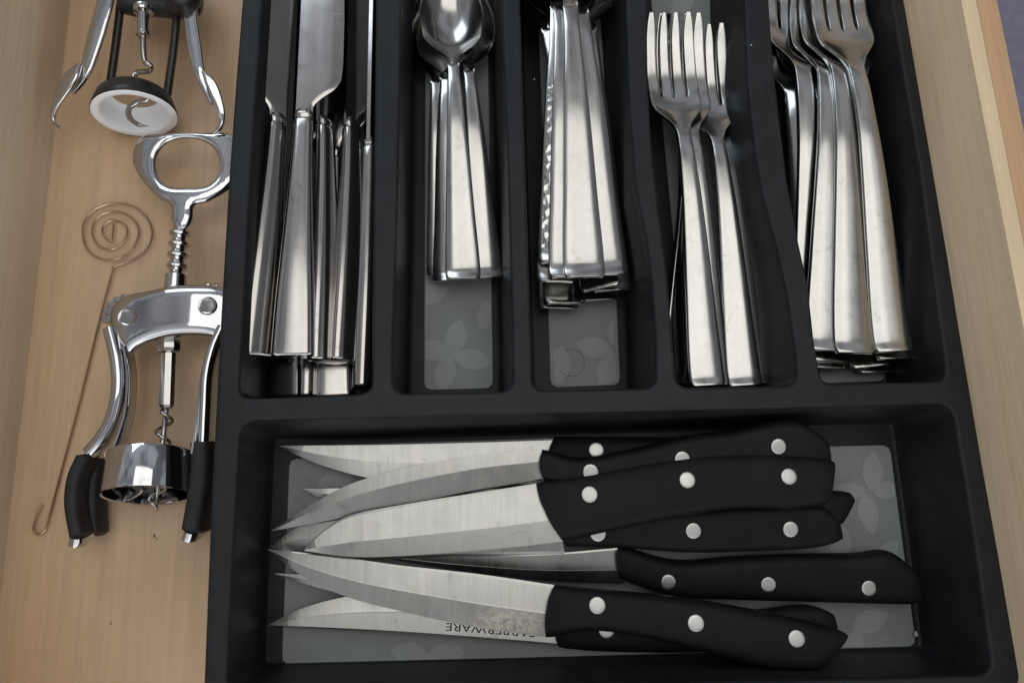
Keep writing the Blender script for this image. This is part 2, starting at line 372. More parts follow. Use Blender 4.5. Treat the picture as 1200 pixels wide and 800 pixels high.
# true rectangle for the big compartment's near edge
outer_px = [(285, 0), (277, 100), (269, 210), (262, 330), (256, 440), (248, 600), (240, 800), (239, 842), (1197, 807), (1187, 750), (1168, 645), (1148, 540), (1121, 380), (1095, 200), (1059, 0), (1032, TOPY - 22), (296, TOPY - 22)]
OUT = rounded(w2(outer_px, RIM - .25), [0, 0, 0, 0, 0, 0, 0, 1.6, 2.6, 0, 0, 0, 0, 0, 0, 1.6, 1.6], .3)
tray_org = Vector((1, 3, 0))
tray = thing('cutlery_tray', tray_org, 'black plastic cutlery tray with six compartments lying in the drawer', 'cutlery tray')
V = []; Fc = []
def add(vf):
    global V, Fc
    V, Fc = merge((V, Fc), vf)
opens = {}
LINERPX = {}
for k, px in C.items():
    P = rounded(w2(px, RIM), .75 if k != 'steak_knives' else .9, .16)
    opens[k] = P
    prof = [(-.02, RIM), (.03, RIM - .012), (.075, RIM - .045), (.11, RIM - .11), (.13, RIM - .25), (.2, RIM - 1.2), (.3, FZ + 2.2), (.40, FZ + .45), (.44, FZ + .2), (.52, FZ + .06), (.64, FZ)]
    rings = []
    for d, z in prof:
        q = offset(P, d); rings.append([(x, y, z) for x, y in q])
    add(rings_mesh(rings, False, False))
    fv, ff = fill([offset(P, .64)]); add(([(x, y, FZ) for x, y in fv], ff))
prof = [(.25, RIM), (.14, RIM - .015), (.05, RIM - .08), (0, RIM - .22), (-.02, RIM - .9), (.1, RIM - .95), (.12, RIM - .6), (.45, RIM - .6), (.9, .15), (1.1, .05)]
rings = [[(x, y, z) for x, y in offset(OUT, d)] for d, z in prof]
add(rings_mesh(rings, False, True))
fv, ff = fill([offset(OUT, .25)] + [offset(P, -.02) for P in opens.values()]); add(([(x, y, RIM) for x, y in fv], ff))
mesh('tray_body', (V, Fc), M_TRAY, tray, angle=28)
LP = {'knives': [(318, 466), (424, 463), (430, TOPY), (345, TOPY)],
      'teaspoons': [(497, 457), (578, 455), (571, 0), (566, TOPY), (501, TOPY), (499, 0)],
      'tablespoons': [(645, 454), (727, 451), (716, 200), (702, 0), (694, TOPY), (628, TOPY), (630, 0), (638, 200)],
      'small_forks': [(806, 450), (886, 448), (858, 200), (837, 0), (826, TOPY), (758, TOPY), (763, 0), (782, 200)],
      'large_forks': [(962, 449), (1038, 446), (1015, 200), (985, 0), (965, TOPY), (903, TOPY), (915, 0), (935, 200)],
      'steak_knives': [(339, 537), (1043, 521), (1074, 757), (330, 779)]}
for k, px in LP.items():
    P = rounded(w2(px, FZ + .1), .4, .3)
    prof = [(.0, FZ + .002), (0, FZ + .07), (.03, FZ + .1)]
    vf = rings_mesh([[(x, y, z) for x, y in offset(P, d)] for d, z in prof], False, False)
    fv, ff = fill([offset(P, .03)])
    mesh('liner', merge(vf, ([(x, y, FZ + .1) for x, y in fv], ff)), M_LINER, tray)
LINZ = FZ + .1
def petal(px, py, ang, L, W, clip):
    c = at(px, py, LINZ); pts = []
    for k in range(28):
        t = k / 28 * 2 * math.pi; x = math.cos(t); y = math.sin(t)
        y2 = y * (1 - abs(x) ** 2.4 * .55) if abs(x) < 1 else 0
        pts.append((c.x + (x * L * math.cos(ang) - y2 * W * math.sin(ang)), c.y + (x * L * math.sin(ang) + y2 * W * math.cos(ang))))
    n = len(clip); ar = sum(clip[i][0] * clip[(i + 1) % n][1] - clip[(i + 1) % n][0] * clip[i][1] for i in range(n)); sg = 1 if ar > 0 else -1
    for i in range(n):
        a, b = clip[i], clip[(i + 1) % n]; out = []
        f = lambda p: sg * ((b[0] - a[0]) * (p[1] - a[1]) - (b[1] - a[1]) * (p[0] - a[0]))
        for j in range(len(pts)):
            p, q = pts[j - 1], pts[j]; fp, fq = f(p), f(q)
            if (fp >= 0) != (fq >= 0): t = fp / (fp - fq); out.append((p[0] + (q[0] - p[0]) * t, p[1] + (q[1] - p[1]) * t))
            if fq >= 0: out.append(q)
        pts = out
    if len(pts) > 4: mesh('leaf_print', ([(x, y, LINZ + .006 + .0012 * (len(bpy.data.meshes) % 17)) for x, y in pts], [tuple(range(len(pts)))]), M_PETAL, tray)
def clip_of(k): return [tuple(p) for p in offset(rounded(w2(LP[k], LINZ), .4, .3), .06)]
ck = {k: clip_of(k) for k in LP}
for k, a in (('teaspoons', [(534, 396, 75, 1.05, .55), (553, 421, -12, 1.05, .55), (509, 410, 168, 1.0, .55), (522, 437, -105, 1.0, .55), (573, 367, 60, 1.0, .55), (505, 345, 20, 1, .55)]),
             ('tablespoons', [(697, 407, -12, 1.0, .55), (714, 432, 60, 1.05, .6), (655, 428, 80, 1.05, .6), (722, 392, 100, .8, .5)]),
             ('small_forks', [(800, 5, 40, 1, .55)]),
             ('steak_knives', [(1022, 552, 80, 1.05, .55), (1017, 601, 95, 1.05, .55), (992, 577, 10, 1.0, .5), (1038, 574, 10, .7, .45), (985, 637, 70, .9, .55), (1020, 727, 20, 1.0, .55), (1000, 757, 60, .9, .5), (395, 560, 20, 1, .5), (370, 600, 70, 1, .5), (520, 768, 10, 1, .55), (480, 765, 170, .9, .5), (1040, 650, 50, .9, .5)])):
    for p in a: petal(p[0], p[1], math.radians(p[2]), p[3], p[4], ck[k])
# hair lying on the liner
c = at(669, 425, LINZ); hair = [(c.x + .72 * math.cos(a), c.y + .72 * math.sin(a), LINZ + .02 + .01 * math.sin(5 * a)) for a in np.linspace(-2.5, 1.9, 40)]
hh = mesh('hair', sweep(hair, .008, seg=5, transport=True), M_INK, None, (c.x, c.y, LINZ))
tag(hh, 'thin dark curled hair on the grey liner beyond the steak knives', 'hair')
# ------------------------------------------------------------------ sheet-metal cutlery
def solid_grid(mid, th, keep, bev=.03):
    """mid[i][j] 3D, th[i][j] thickness, keep(i,j) bool for quads -> bevelled solid"""
    R, K = len(mid), len(mid[0]); bm = bmesh.new()
    T = [[None] * K for _ in range(R)]; B = [[None] * K for _ in range(R)]
    def nv(i, j, s):
        G = T if s > 0 else B
        if G[i][j] is None: G[i][j] = bm.verts.new((mid[i][j][0], mid[i][j][1], mid[i][j][2] + s * th[i][j] / 2))
        return G[i][j]
    ed = {}
    for i in range(R - 1):
        for j in range(K - 1):
            if not keep(i, j): continue
            q = [(i, j), (i, j + 1), (i + 1, j + 1), (i + 1, j)]
            bm.faces.new([nv(a, b, 1) for a, b in q]); bm.faces.new([nv(a, b, -1) for a, b in q[::-1]])
            for a in range(4):
                e = (q[a], q[(a + 1) % 4]); r = (e[1], e[0])
                if r in ed: del ed[r]
                else: ed[e] = 1
    for (a, b) in ed: bm.faces.new([nv(*b, 1), nv(*a, 1), nv(*a, -1), nv(*b, -1)])
    bmesh.ops.remove_doubles(bm, verts=bm.verts, dist=1e-4)
    bmesh.ops.recalc_face_normals(bm, faces=bm.faces)
    if bev:
        ylim = max(v.co.y for v in bm.verts) * .64
        for part in (0, 1):
            sh = [e for e in bm.edges if len(e.link_faces) == 2 and e.calc_face_angle(0) > math.radians(55) and ((e.verts[0].co.y + e.verts[1].co.y) / 2 < ylim) == (part == 0)]
            bmesh.ops.bevel(bm, geom=sh, offset=.085 if part == 0 else bev, segments=3 if part == 0 else 2, affect='EDGES', profile=.5, clamp_overlap=True)
    return bm
def bm_mesh(name, bm, mats, hammer=None, angle=50):
    for v in bm.verts: v.co *= U
    me = bpy.data.meshes.new(name); bm.to_mesh(me); bm.free()
    for m in mats: me.materials.append(m)
    if hammer:
        for p in me.polygons:
            if hammer(p.center / U, p.normal): p.material_index = 1
    finish(me, angle); return me
def fork_mesh(L, we, wn, wh):
    W = interp([(0, we * .88), (.006 * L, we * .97), (.015 * L, we), (.2 * L, we * .84), (.36 * L, we * .68), (.52 * L, we * .51), (.61 * L, wn * 1.06), (.655 * L, wn), (.68 * L, wn * 1.35), (.71 * L, wh * .68), (.735 * L, wh * .93), (.76 * L, wh), (.8 * L, wh), (L, wh * .93)])
    Z = interp([(0, .10), (.03 * L, .0), (.1 * L, .08), (.25 * L, .42), (.4 * L, .78), (.5 * L, .92), (.58 * L, .93), (.64 * L, .82), (.70 * L, .52), (.76 * L, .18), (.82 * L, .05), (.9 * L, .25), (L, .95)])
    T = interp([(0, .24), (.4 * L, .24), (.6 * L, .30), (.68 * L, .26), (.76 * L, .17), (L, .11)])
    root = .775 * L
    ss = list(np.linspace(0, .05 * L, 7)) + list(np.linspace(.05 * L, .6 * L, 34))[1:] + list(np.linspace(.6 * L, root - .02 * L, 26))[1:]
    nr = len(ss)
    ss += list(root + (L - root) * np.array([-.03, 0, .012, .03, .06, .1]))
    ss += list(np.linspace(root + (L - root) * .16, L * .985, 16)) + [L * .995, L]
    NT = 4  # sub columns per tine
    def ucols(s):
        f = (s - root) / (L - root)
        slot = 0 if f <= 0 else .095 * min(1, math.sqrt(min(1, f / .05))) * (1 + .45 * f)
        c = []
        # tine centres fixed
        for k in range(4):
            lo = -1 + k * .5; hi = lo + .5
            a = lo + (slot / 2 if k > 0 else 0); b = hi - (slot / 2 if k < 3 else 0)
            if f > .72:
                m = (a + b) / 2; q = 1 - ((f - .72) / .28) ** 2 * .55; a, b = m + (a - m) * q, m + (b - m) * q
            c += list(np.linspace(a, b, NT + 1))
        return c
    mid, th = [], []
    for s in ss:
        cw = W(s); row, tr = [], []
        f = max(0, (s - .72 * L) / (.28 * L))
        for u in ucols(s):
            cup = .05 * math.sin(min(1, f * 3) * math.pi / 2) * u * u - (.10 * abs(u) ** 3 * max(0, 1 - s / (.66 * L)) ** .3 if s < .66 * L else 0)
            if .66 * L < s < .80 * L:
                g_ = math.sin((s / L - .66) / .14 * math.pi); cup += .16 * g_ * (u * u - .4)
            row.append((u * cw, s, Z(s) + cup)); tr.append(T(s))
        mid.append(row); th.append(tr)
    K = 4 * (NT + 1); rk = nr + 1
    def keep(i, j): return not (j % (NT + 1) == NT and i >= rk)
    return bm_mesh('fork', solid_grid(mid, th, keep, .035), [M_STEEL])
def spoon_mesh(L, we, wn, wb, depth, bl, mats, hammered=False):
    b0 = L - bl
    W = interp([(0, we * .86), (.006 * L, we * .96), (.015 * L, we), (.2 * L, we * .83), (.4 * L, we * .62), (b0 - .12 * L, we * .42), (b0 - .05 * L, wn * 1.05), (b0 - .01 * L, wn)])
    Z = interp([(0, .12), (.03 * L, .0), (.1 * L, .08), (.25 * L, .42), (.4 * L, .78), (.5 * L, .93), (.58 * L, .96), (b0 - .03 * L, .85), (b0 + .04 * L, .66), (b0 + .3 * bl, .52), (L - .3 * bl, .5), (L, .62)])
    def w(s):
        if s <= b0 - .01 * L: return W(s)
        return BW(min(1, (s - b0 + .01 * L) / (bl + .01 * L)))
    BW = interp([(0, wn), (.03, wn * 1.12), (.06, wb * .28), (.1, wb * .42), (.15, wb * .59), (.21, wb * .75), (.29, wb * .89), (.38, wb * .97), (.48, wb), (.62, wb * .96), (.76, wb * .82), (.87, wb * .62), (.94, wb * .42), (.98, wb * .24), (1, .01)])
    ss = list(np.linspace(0, .05 * L, 7)) + list(np.linspace(.05 * L, b0 - .04 * L, 32))[1:] + list(np.linspace(b0 - .04 * L, b0 + .3 * bl, 20))[1:]
    ss += [b0 + .3 * bl + .7 * bl * math.sin(t * math.pi / 2) for t in np.linspace(0, 1, 22)[1:]]
    us = [-1, -.93, -.8, -.6, -.4, -.2, 0, .2, .4, .6, .8, .93, 1]
    mid, th = [], []
    for s in ss:
        cw = max(w(s), .004); x = max(0, (s - b0 + .03 * L) / (bl + .03 * L)); D = depth * math.sin(math.pi * min(1, x)) ** .8 if 0 < x < 1 else 0
        mid.append([(u * cw, s, Z(s) - D * (1 - u * u) - (.11 * abs(u) ** 3 * max(0, 1 - s / (b0 - .03 * L)) ** .3 if s < b0 - .03 * L else 0)) for u in us])
        th.append([.24 if s < b0 - .05 * L else .24 + (.13 - .24) * min(1, (s - b0 + .05 * L) / (.15 * L)) for u in us])
    hm = (lambda c, n: .6 < c.y < .42 * L and abs(c.x) < w(c.y) * .8 and n.z > .5) if hammered else None
    return bm_mesh('spoon', solid_grid(mid, th, lambda i, j: True, .035), mats, hm)
def placed(o, v0, v1, E, N, roll):
    """move o so that local v0 -> E and v1 -> N (cm), rolled about that axis"""
    def fr(d, up):
        y = d.normalized(); x = y.cross(up).normalized(); return Matrix((x, y, x.cross(y))).transposed()
    v, V_ = Vector(v1) - Vector(v0), N - E; s = V_.length / v.length
    Rm = fr(V_, Vector((0, 0, 1))) @ Matrix.Rotation(math.radians(roll), 3, 'Y') @ fr(v, Vector((0, 0, 1))).transposed()
    m = (Rm * s).to_4x4(); m.translation = (E - (Rm * s) @ Vector(v0)) * U
    o.matrix_world = m
def put(proto, name, end, neck, roll, label, cat, group, v0, v1, first):
    if proto is None: raise ValueError
    o = proto if first else proto.copy()
    if not first:
        COL.objects.link(o)
        for ch in proto.children:
            c = ch.copy(); COL.objects.link(c); c.parent = o
            for gch in ch.children:
                d = gch.copy(); COL.objects.link(d); d.parent = c
    placed(o, v0, v1, at(*end), at(*neck), roll)
    return tag(o, label, cat, group)
def proto_obj(name, me):
    o = bpy.data.objects.new(name, me); COL.objects.link(o); return o
# small forks (end px, neck px with heights, roll, label)
LF = 18.2
sf = proto_obj('salad_fork', fork_mesh(LF, .80, .32, 1.24))
G = 'short forks in the fourth compartment'
v0, v1 = (0, 0, .1), (0, LF, .95)
for i, (E, N, r, lb) in enumerate([
    ((831, 452, 2.35), (785, 15, 3.6), 0, 'topmost short fork at the left of its compartment, its four tines in full view'),
    ((839, 452, 2.0), (797, 16, 3.3), 0, 'short fork lying directly beneath the leftmost top short fork, shifted slightly right'),
    ((874, 452, 2.1), (824, 29, 3.0), -4, 'short fork with its bright handle at the right, second head from the right'),
    ((884, 450, 1.6), (836, 36, 2.65), -3, 'rightmost short fork, half hidden under its neighbour beside the curved divider'),
    ((798, 450, 1.4), (799, 26, .6), 30, 'short fork turned on its edge against the left wall, dark narrow handle')]):
    put(sf, 'salad_fork', E, N, r, lb, 'fork', G, v0, v1, i == 0)
LG = 20.8
bf = proto_obj('dinner_fork', fork_mesh(LG, .88, .38, 1.36))
G = 'long forks in the right compartment'
v0, v1 = (0, 0, .1), (0, .655 * LG, 1.0)
for i, (E, N, r, lb) in enumerate([
    ((1050, 412, 3.5), (1006, 78, 4.5), -4, 'rightmost top long fork with its broad head whole and in view'),
    ((1003, 414, 3.3), (985, 78, 4.1), -2, 'long fork in the middle of the pile, end dulled by grey smudges'),
    ((970, 411, 3.0), (969, 82, 3.8), -2, 'long fork third from the right, bright stained handle beside the divider'),
    ((956, 425, 1.9), (943, 80, 3.4), -2, 'long fork with its head at the far left, handle end behind the divider'),
    ((958, 425, 1.1), (928, 105, 2.2), -25, 'dark long fork seen as a thin strip along the left wall of the right compartment'),
    ((1051, 421, 2.7), (1010, 95, 3.2), 0, 'long fork directly under the rightmost one, only its bright handle end showing'),
    ((973, 424, 2.3), (965, 100, 2.7), 3, 'long fork second up from the bottom of the left stack of handle ends'),
    ((971, 432, 1.7), (960, 110, 2.1), 0, 'lowest long fork at the left of the stacked handle ends'),
    ((1022, 430, 2.1), (960, 100, 2.6), -8, 'crooked long fork whose end sticks out between the two stacks of handle ends'),
    ((1030, 437, 1.3), (990, 110, 1.8), 0, 'bottommost long fork near the middle, only a sliver of its end visible')]):
    put(bf, 'dinner_fork', E, N, r, lb, 'fork', G, v0, v1, i == 0)
# teaspoons
LT = 16.0; BT = 5.1
ts = proto_obj('teaspoon', spoon_mesh(LT, .80, .26, 1.58, .75, BT, [M_STEEL]))
G = 'teaspoons in the second compartment'
v0, v1 = (0, 0, .1), (0, LT - BT, 1.05)
for i, (E, N, r, lb) in enumerate([
    ((543, 327, 2.4), (531, 64, 3.3), 0, 'topmost teaspoon, its bowl nested on the others and its handle in the middle'),
    ((570, 326, 1.9), (549, 72, 2.7), 4, 'teaspoon whose handle fans out to the right of the middle one'),
    ((526, 329, 1.5), (521, 80, 2.3), -8, 'thin edge of a teaspoon handle just left of the middle one'),
    ((519, 323, 1.2), (510, 84, 2.0), 0, 'leftmost teaspoon, flat handle end lowest on the liner')]):
    put(ts, 'teaspoon', E, N, r, lb, 'spoon', G, v0, v1, i == 0)
LB = 20.5; BB = 6.6
bs = proto_obj('tablespoon', spoon_mesh(LB, .92, .34, 2.1, .85, BB, [M_STEEL]))
G = 'tablespoons in the middle compartment'
v0, v1 = (0, 0, .1), (0, LB - BB, 1.05)
for i, (E, N, r, lb) in enumerate([
    ((686, 325, 4.3), (668, -8, 5.0), 0, 'topmost tablespoon with a broad smudged handle in the middle of the stack'),
    ((668, 325, 3.9), (657, -4, 4.6), 0, 'tablespoon just left of and under the topmost one'),
    ((715, 322, 3.8), (681, 2, 4.5), 3, 'tablespoon fanned out furthest to the right of the stack'),
    ((652, 330, 2.9), (650, 15, 3.5), 0, 'tablespoon whose squared bright end shows below the hammered handle'),
    ((662, 356, 2.1), (655, 25, 2.7), 3, 'tablespoon with its end just above the lowest one at the left'),
    ((655, 362, 1.5), (655, 38, 2.1), 0, 'lowest tablespoon at the left, its end touching the grey liner'),
    ((704, 338, 3.1), (640, 20, 3.6), -14, 'crooked tablespoon whose skewed end shows below the topmost handle'),
    ((718, 341, 2.6), (690, 20, 3.2), 4, 'tablespoon with a dark rounded end low at the right of the stack'),
    ((706, 352, 1.6), (672, 32, 2.2), 3, 'lowest tablespoon at the right, only a thin rim of its end visible')]):
    put(bs, 'tablespoon', E, N, r, lb, 'spoon', G, v0, v1, i == 0)
hs = proto_obj('tablespoon', spoon_mesh(LB, .92, .34, 2.1, .85, BB, [M_STEEL, M_HAM], True))
put(hs, 'tablespoon', (653, 308, 3.35), (653, -8, 4.1), -4, 'tablespoon with a hammered relief pattern on its handle, left edge of the stack', 'spoon', G, v0, v1, True)
# ------------------------------------------------------------------ table knives
def knife_proto():
    root = bpy.data.objects.new('table_knife', None); COL.objects.link(root); root.empty_display_size = .01
    A = interp([(0, .90), (2, .84), (6, .62), (9.5, .45), (11.0, .42)]); B_ = interp([(0, .40), (3, .44), (8, .36), (11, .30)])
    rings = []
    for s, k in [(0, .9), (.04, .97), (.12, 1)] + [(x, 1) for x in np.linspace(.3, 10.9, 26)] + [(10.97, .96), (11.0, .86), (11.12, .86), (11.16, .95), (11.3, .95), (11.34, .86), (11.42, .84), (11.5, .70)]:
        r = []
        for q in range(32):
            a = 2 * math.pi * (q + .5) / 32; c, sn = math.cos(a), math.sin(a)
            r.append((math.copysign(abs(c) ** (2 / 3.4), c) * A(s) * k, s, math.copysign(abs(sn) ** (2 / 2.8), sn) * B_(s) * k))
        rings.append(r)
    h = mesh('handle', rings_mesh(rings), M_KNIFE, None, angle=40); h.parent = root
    sp_ = interp([(11.3, -.36), (20, -.36), (22.5, -.25), (24, .35)])
    ed = interp([(11.3, .36), (11.7, .42), (12.1, .75), (12.6, 1.35), (13.1, 1.62), (14, 1.68), (20, 1.62), (22.5, 1.25), (23.6, .75), (24, .36)])
    mid, th = [], []
    ss = list(np.linspace(11.3, 16.5, 40)) + [16.5 + .055 * k for k in range(1, 110)] + list(np.linspace(22.6, 24, 12))
    for i, s in enumerate(ss):
        a, b = sp_(s), ed(s)
        if 16.5 < s < 22.5 and i % 2: b -= .035
        us = [0, .12, .3, .5, .7, .88, 1]
        mid.append([(a + (b - a) * u, s, 0) for u in us]); th.append([.17 * (1 - .35 * u) if u < .8 else (.10 if u < 1 else .03) for u in us])
    me = bm_mesh('blade', solid_grid(mid, th, lambda i, j: True, 0), [M_KNIFE], angle=30)
    b = bpy.data.objects.new('blade', me); COL.objects.link(b); b.parent = root
    return root
kp = knife_proto()
G = 'table knives in the left compartment'
v0, v1 = (0, 0, 0), (0, 11.0, 0)
for i, (E, N, r, lb) in enumerate([
    ((343, 418, 4.2), (356, 141, 4.0), 0, 'topmost table knife lying flat, wide blade and handle facing up'),
    ((304, 418, 3.3), (325, 146, 3.3), 212, 'leftmost table knife, its dark blade tilted beside the tray wall'),
    ((383, 424, 3.3), (381, 150, 3.3), 48, 'table knife tilted on edge just right of the topmost flat one'),
    ((408, 424, 3.1), (412, 152, 3.1), 42, 'table knife second from the right, standing on its edge'),
    ((428, 456, 2.5), (434, 175, 2.7), 80, 'rightmost table knife, thin on its edge against the divider'),
    ((338, 466, 1.6), (350, 190, 1.8), -16, 'dark ended table knife low at the left of the three bottom ends'),
    ((363, 467, 1.5), (366, 190, 1.9), 85, 'table knife on its edge between the two flat bottom ends'),
    ((391, 466, 1.8), (390, 185, 2.0), 0, 'bright ended table knife low at the right of the three bottom ends')]):
    put(kp, 'table_knife', E, N, r, lb, 'table knife', G, v0, v1, i == 0)
# ------------------------------------------------------------------ steak knives
def sk_plane(zt, zh, roll=0):
    a, b = at(320, 640, 2), at(850, 640, 2); kx = (zh - zt) / (b.x - a.x); ky = math.tan(math.radians(roll))
    return (zt - kx * a.x - ky * a.y, kx, ky)
def steak(label, zt, zh, spine, edge, top, bot, rivets, grind=.55, half=.66, roll=0, text=False):
    pl = sk_plane(zt, zh, roll); nrm = Vector((-pl[1], -pl[2], 1)).normalized()
    W = lambda L: [atp(x, y, pl) for x, y in L]
    hc = [(Vector(a) + Vector(b)) / 2 for a, b in zip(W(top), W(bot))] if len(top) == len(bot) else W(top)
    org = hc[len(hc) // 2]; root = thing('steak_knife', (org.x, org.y, org.z - half), label, 'steak knife', 'steak knives in the front compartment')
    # blade
    s = resample(cr_spline([tuple(p) for p in W(spine)], 12), 60); e = resample(cr_spline([tuple(p) for p in W(edge)], 12), 60)
    us = [0, .05, .2, .4, grind - .01, grind + .01, .75, .9, 1]; rings = []
    Vv, Ff = [], []; n = len(us)
    for sg in (1, -1):
        for i in range(60):
            wdt = np.linalg.norm(s[i] - e[i])
            for u in us:
                p = Vector(s[i] * (1 - u) + e[i] * u); t = .07 if u < grind else .07 * (1 - (u - grind) / (1 - grind)) + .004
                if u == 0: t = .05
                t *= min(1, wdt / .6 + .05)
                Vv.append(p + nrm * sg * t)
    o2 = 60 * n
    for i in range(59):
        for j in range(n - 1):
            a = i * n + j; Ff += [(a, a + 1, a + n + 1, a + n), (o2 + a, o2 + a + n, o2 + a + n + 1, o2 + a + 1)]
        a = i * n; Ff += [(a, a + n, o2 + a + n, o2 + a), (a + n - 1, o2 + a + n - 1, o2 + a + 2 * n - 1, a + 2 * n - 1)]
    for i in (0, 59):
        for j in range(n - 1):
            a = i * n + j; Ff.append((a, a + 1, o2 + a + 1, o2 + a))
    bl = mesh('blade', (Vv, Ff), M_BLADE, root, angle=2.2)
    # handle
    T = resample(cr_spline([tuple(p) for p in W(top)], 10), 44); Bt = resample(cr_spline([tuple(p) for p in W(bot)], 10), 44)
    rings = []; hd = (T[-1] + Bt[-1]) / 2 - (T[0] + Bt[0]) / 2; hl = np.linalg.norm(hd); hd = hd / hl; HB = Vector((T[0] + Bt[0]) / 2)
    for i in range(44):
        f = i / 43; c = (T[i] + Bt[i]) / 2; h = (T[i] - Bt[i]) / 2
        th = half * (.80 + .20 * min(1, f / .12)) * (1 - .10 * math.sin(min(1, f) * math.pi)) ; k = 1.0
        if f > .965: k = 1 - ((f - .965) / .035) ** 2 * .10; th *= 1 - ((f - .965) / .035) ** 2 * .22
        if i == 0: k = .97; th *= .80
        r = []; bg_ = -.24 * max(0, 1 - f / .25); axd_ = Vector(hd)
        for q in range(32):
            a = 2 * math.pi * (q + .5) / 32; cs, sn = math.cos(a), math.sin(a)
            x = math.copysign(abs(cs) ** (2 / 4.2), cs) * k; y = math.copysign(abs(sn) ** (2 / 2.8), sn) * th
            r.append(Vector(c) + Vector(h) * x + nrm * y + axd_ * bg_ * (1 - x * x))
        rings.append(r)
    mesh('handle', rings_mesh(rings), M_GRIP, root, angle=45)
    for (x, y) in rivets:
        c = atp(x, y, (pl[0] + half, pl[1], pl[2])); d = half * .985
        f0 = atp(x, y, pl); cc = c - nrm * half; f = (cc - HB).dot(Vector(hd)) / hl; hh_ = half * (.80 + .20 * min(1, f / .12)) * (1 - .10 * math.sin(min(1, max(0, f)) * math.pi))
        mesh('rivet', lathe([(-hh_ * .96, .30), (-hh_ * .96, .36), (hh_ - .02, .365), (hh_ + .004, .362), (hh_ + .012, .345), (hh_ + .016, .24), (hh_ + .02, .12), (hh_ + .021, .01)], cc, nrm, 28), M_RIVET, root, angle=30)
    if text:
        a, b = atp(628, 737, pl), atp(523, 729, pl); cu = bpy.data.curves.new('t', 'FONT'); cu.body = 'FARBERWARE'; cu.size = 1; cu.extrude = 0; cu.offset = .006
        to = bpy.data.objects.new('t', cu); COL.objects.link(to); dg = bpy.context.evaluated_depsgraph_get()
        me = bpy.data.meshes.new_from_object(to.evaluated_get(dg)); COL.objects.unlink(to)
        xs = [v.co.x for v in me.vertices]; L0 = max(xs); k = (b - a).length / L0; ux = (b - a).normalized(); uy = nrm.cross(ux)
        base = root.location / U
        for v in me.vertices: v.co = (a + ux * v.co.x * k + uy * v.co.y * k * .72 + nrm * .078 - base) * U
        me.materials.append(M_INK); o = bpy.data.objects.new('lettering', me); COL.objects.link(o); o.parent = root
    return root
# bottom layer first
steak('steak knife lying lowest along the front of the tray, upturned brand lettering on its blade', .95, 1.35,
      [(656, 756), (560, 748), (450, 740), (315, 732)], [(652, 700), (580, 697), (480, 692), (410, 698), (355, 712), (315, 731)],
      [(655, 712), (700, 704), (780, 712), (860, 716), (940, 708), (972, 716)], [(655, 758), (700, 762), (780, 764), (860, 762), (940, 760), (978, 738)],
      [(711, 738), (825, 738), (930, 735)], .5, .62, text=True)
steak('steak knife buried between the two front ones, only its pale tip poking out left', .85, 1.3,
      [(640, 688), (560, 682), (450, 676), (322, 671)], [(640, 728), (560, 722), (450, 706), (380, 690), (322, 673)],
      [(640, 692), (700, 700), (800, 712), (880, 730), (915, 742)], [(640, 730), (700, 732), (800, 748), (880, 764), (910, 768)], [(690, 712)], .5, .5)
steak('buried steak knife with its rounded handle butt sticking out right below the topmost handle', .8, 1.25,
      [(655, 574), (560, 570), (450, 570), (355, 572)], [(660, 610), (560, 612), (450, 600), (390, 588), (355, 574)],
      [(655, 566), (720, 562), (800, 566), (900, 572), (985, 575), (1000, 582)], [(660, 612), (720, 616), (800, 614), (900, 618), (960, 624), (982, 616)], [(700, 590)], .5, .6)
steak('steak knife at the back of the front compartment, straight spine parallel to the divider', 1.3, 1.6,
      [(652, 513), (560, 516), (450, 519), (328, 522)], [(648, 566), (560, 567), (450, 562), (390, 549), (350, 534), (328, 523)],
      [(650, 511), (700, 512), (780, 512), (860, 512), (940, 510), (966, 514)], [(642, 564), (700, 566), (780, 562), (860, 562), (940, 566), (966, 562)],
      [(699, 527), (810, 535)], .52, .62)
steak('steak knife with a dark unlit blade and a thick handle reaching furthest right', 1.0, 1.9,
      [(727, 641), (640, 648), (540, 650), (420, 648)], [(732, 684), (640, 680), (540, 668), (470, 657), (420, 649)],
      [(725, 638), (790, 656), (860, 652), (930, 649), (1000, 648), (1040, 645), (1072, 668)], [(728, 678), (790, 697), (860, 701), (930, 703), (1000, 705), (1040, 706), (1074, 706)],
      [(783, 682), (901, 685), (1019, 689)], .6, .66, roll=11)
steak('steak knife directly beneath the top broad bladed one, three rivets along its lower handle', 1.3, 2.0,
      [(662, 648), (560, 650), (450, 655), (380, 660), (316, 641)], [(650, 590), (560, 590), (470, 592), (400, 599), (350, 617), (316, 640)],
      [(660, 600), (720, 598), (800, 596), (880, 590), (950, 588), (978, 606)], [(664, 640), (720, 640), (800, 646), (880, 645), (950, 641), (984, 632)],
      [(701, 625), (813, 622), (927, 620)], .6, .64, roll=9)
steak('steak knife with a long curved grey blade and a handle humped up at the back', 2.0, 2.55,
      [(636, 562), (560, 575), (480, 592), (400, 608), (318, 622)], [(635, 527), (560, 533), (480, 547), (410, 567), (360, 594), (318, 621)],
      [(636, 526), (680, 536), (740, 526), (800, 511), (860, 503), (925, 491), (966, 514)], [(638, 562), (680, 572), (740, 572), (800, 564), (860, 556), (925, 550), (970, 545)],
      [(692, 553), (800, 538), (913, 523)], .62, .64, roll=11)
steak('topmost steak knife with a broad bright blade and a straight cut handle end', 2.6, 3.4,
      [(630, 566), (560, 577), (490, 588), (415, 602), (385, 617), (357, 642)], [(660, 634), (600, 641), (540, 646), (470, 651), (410, 652), (357, 645)],
      [(628, 565), (690, 555), (750, 543), (810, 534), (870, 531), (930, 534), (975, 538)], [(660, 634), (705, 624), (760, 612), (820, 601), (870, 595), (920, 596), (968, 592)],
      [(691, 579), (806, 562), (925, 558)], .62, .68)
